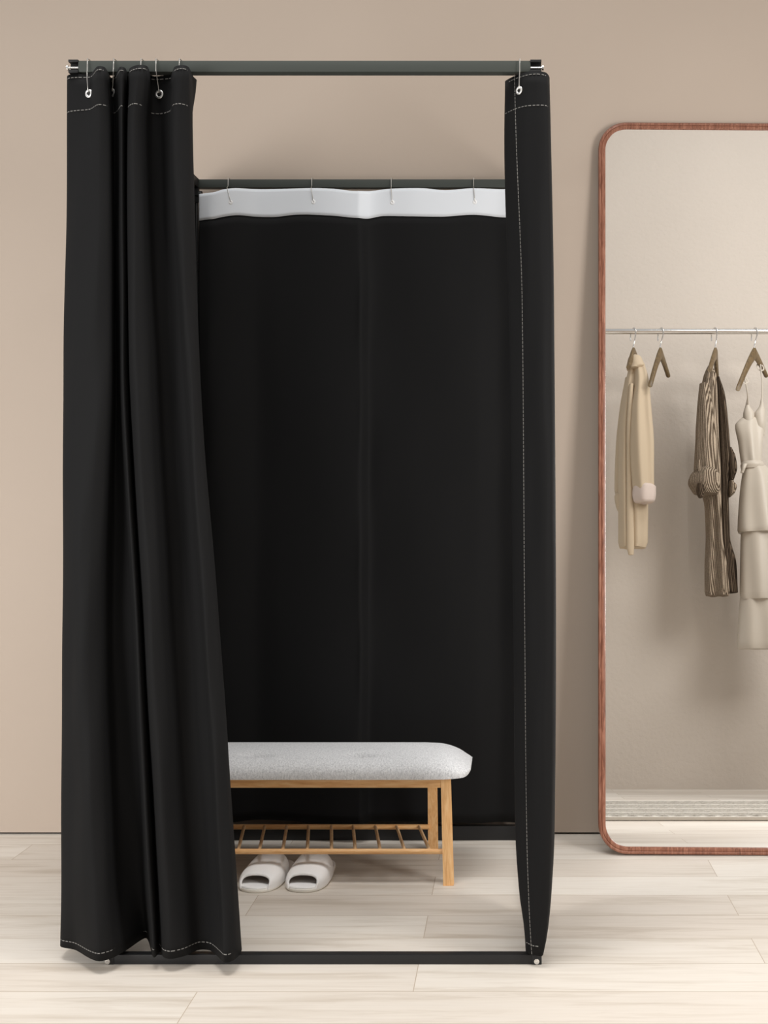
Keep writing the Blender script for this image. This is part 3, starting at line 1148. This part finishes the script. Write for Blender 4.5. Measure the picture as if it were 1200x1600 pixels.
loft([(757, 993, 1020, .09, .10), (761, 989, 1025, .115, .10), (772, 988, 1025, .12, .10), (783, 990, 1023, .115, .10), (786, 994, 1019, .10, .10)], folds=5, amp=.06, seed=2).build('cuff', M['shirt_cuff'], sh)['label'] = 'pale pink rolled cuff'
loft([(590, 977, 986, .05, -.03), (640, 968, 982, .08, -.04), (700, 962, 982, .09, -.05), (765, 960, 980, .09, -.04), (775, 962, 979, .08, -.04)], folds=5, amp=.05, seed=3).build('sleeve', M['shirt'], sh)
loft([(771, 962, 980, .08, -.02), (776, 960, 980, .10, -.02), (790, 962, 980, .10, -.02), (798, 965, 980, .09, -.02)], folds=5, amp=.05, seed=3).build('cuff', M['shirt'], sh)
loft([(555.5, 987, 996, .05, .01), (558, 982.5, 1001, .09, .015), (566, 980, 1005, .12, .02), (573, 979, 1008, .13, .025), (577, 979.5, 1000, .12, .03)], folds=0).build('collar', M['shirt'], sh)

# ribbed cardigan
cd = thing('cardigan', 'taupe ribbed knit cardigan hanging between the bare hanger and the dress in the mirror', 'cardigan', Pm(1118, 575))
loft([(572, 1106, 1112, .04, .03), (585, 1100, 1119, .08, .03), (620, 1093, 1121, .14, .03), (680, 1087, 1123, .17, .03), (740, 1087, 1126, .17, .03), (790, 1101, 1127, .15, .03), (840, 1103, 1129, .14, .03), (885, 1101, 1136, .14, .03), (929, 1101, 1140, .13, .03), (931, 1103, 1139, .12, .03)], folds=9, amp=.05, drape=.016, pleats=4).build('front_panel', M['knit'], cd)
loft([(590, 1119, 1124, .05, -.04), (620, 1119, 1133, .10, -.04), (680, 1121, 1139, .13, -.05), (712, 1122, 1141, .13, -.05), (760, 1124, 1138, .12, -.05), (840, 1125, 1140, .12, -.05), (880, 1128, 1150, .12, -.05), (926, 1136, 1152.5, .10, -.05)], folds=7, amp=.05, seed=2).build('back_panel', M['knit_shaded'], cd)
loft([(600, 1093, 1108, .07, .09), (640, 1089, 1114, .10, .11), (700, 1086, 1120, .12, .12), (735, 1084, 1121, .12, .12)], folds=6, amp=.06, seed=1).build('sleeve', M['knit'], cd)
loft([(731, 1092, 1112, .08, .14), (735, 1085, 1120, .13, .14), (744, 1078, 1125, .15, .14), (755, 1075, 1126, .15, .14), (766, 1080, 1125, .13, .14), (772, 1084, 1122, .10, .14)], folds=5, amp=.09, seed=2).build('cuff', M['knit'], cd)
loft([(700, 1136, 1143, .06, -.02), (714, 1136, 1149, .09, -.02), (732, 1137, 1151.5, .10, -.02), (748, 1138, 1147, .09, -.02), (756, 1138, 1144, .06, -.02)]).build('sleeve', M['knit_shaded'], cd)['label'] = 'far sleeve with shade put into its colour'
loft([(752, 1139, 1145, .07, 0), (760, 1138, 1151, .09, 0), (770, 1138, 1148, .09, 0), (776, 1139, 1142, .06, 0)]).build('cuff', M['knit'], cd)
loft([(756, 1090, 1098, .05, .20), (764, 1088, 1101, .06, .195), (775, 1090, 1099, .05, .19), (778, 1092, 1097, .03, .19)]).build('cuff_opening_shade', M['knit_shaded'], cd)['label'] = 'dark piece as painted shade in the cuff opening'  # dark piece stands in for the shade inside the cuff opening
tb = Pm(1093.5, 728, .20)
MB().box(tb.x - .008, tb.x + .008, tb.y - .01, tb.y + .002, tb.z - .03, tb.z + .035, .002).build('cuff_tab', M['knit'], cd)

# tiered satin slip dress
dr = thing('dress', 'champagne strap dress with tiered skirt at the right of the rail in the mirror', 'dress', Pm(1179, 600))
for (x0, y0, xm, ym, dy0) in ((1163, 596, 1169, 640, .09), (1188, 576, 1190, 640, -.06)):
    P = []
    a, b = Pm(x0, y0 - 7, dy0 + .0), Pm(xm, ym, .02)
    for k in range(9):
        q = k / 8
        P.append(a + (b - a) * q + Vector((0, .03 * math.sin(PI * q), 0)))
    MB().tube(P, .0042, 8).build('strap', M['satin'], dr)
    h0 = Pm(x0, y0 - 2, dy0)
    MB().ring(h0, .022, .0045, (.3, .8, .3), 24, 8).build('strap_loop', M['satin'], dr)


def neck(secs):
    return loft(secs, folds=7, amp=.05, seed=.5)


m = loft([(652, 1160, 1193, .03, .02), (656, 1155, 1194, .06, .02), (665, 1148.5, 1194, .08, .02), (690, 1153, 1192, .10, .02), (725, 1158, 1190, .10, .02), (731, 1159, 1190, .09, .02)], folds=7, amp=.04, seed=.5, drape=.007, pleats=3)
m.build('bodice', M['satin'], dr)
# neckline points that rise to the straps
for (xl, xr, xt) in ((1163, 1178, 1168), (1180, 1195, 1190)):
    loft([(622, xt - .8, xt + .8, .012, .03), (634, xt - 3.5, xt + 3.5, .03, .03), (648, xl - 2, xr + 1, .062, .028), (660, xl - 1, xr + 1, .066, .024), (680, xl, xr, .02, .02)]).build('neckline', M['satin'], dr)
loft([(722, 1159, 1192, .10, .03), (727, 1157, 1194, .115, .03), (733, 1158, 1194, .10, .03)]).build('waist_tie', M['satin'], dr)
kn = Pm(1161, 731, .09)
loft([(725, 1160, 1168, .03, .085), (731, 1158.5, 1165, .04, .09), (739, 1157, 1162, .02, .09)]).build('tie_knot', M['satin'], dr)
loft([(728, 1162, 1196, .10, .02), (740, 1160, 1206, .14, .02), (770, 1156, 1216, .18, .02), (832, 1152.5, 1226, .20, .02), (833, 1154, 1225, .19, .02)], folds=0, seed=.3, drape=.010, pleats=4).build('skirt_tier', M['satin'], dr)
loft([(815, 1159, 1222, .15, .015), (850, 1157, 1226, .17, .015), (934, 1156, 1234, .19, .015), (937, 1158, 1233, .18, .015)], folds=0, seed=1.3, drape=.009, pleats=5).build('skirt_tier', M['satin'], dr)
loft([(915, 1158, 1228, .14, .01), (950, 1155, 1234, .16, .01), (1012, 1151.5, 1240, .18, .01), (1014, 1153, 1239, .17, .01)], folds=0, seed=2.3, drape=.010, pleats=5).build('skirt_tier', M['satin'], dr)

# ribbed shaggy rug on the floor before the opposite wall
ya, yb_ = mirz(1070, 1257).y, mirz(1070, 1289).y
yb_ = min(yb_, 2.26)
rows = 5
ed = [mirz(1070, 1257 + (1288 - 1257) * k / rows).y for k in range(rows + 1)]
ed = [min(e, 2.26) for e in ed]
rg = thing('rug', 'pale grey shaggy ribbed rug lying on the floor in the mirror reflection', 'rug', (1.2, (ya + yb_) / 2, 0))
m = MB()
for k in range(rows):
    a, b = ed[k], ed[k + 1]
    V, Fc = grid(lambda u, v: (.32 + 1.83 * u, a + .006 + (b - a - .012) * v, .006 + .012 * (max(0.0, 1 - abs(2 * v - 1) ** 4)) ** .5 + .003 * math.sin(u * 190 + k) * math.sin(v * PI)), 120, 8)
    m.add(V, Fc)
m.box(.32, 2.15, ed[0], ed[-1], 0, .0075)
m.build('pile', M['rug'], rg)
for k in range(rows + 1):
    e = ed[k]
    MB().box(.32, 2.15, e - .007, e + .007, .002, .0165, .002).build('stripe', M['rug_line'], rg)['label'] = 'pale raised stripe'
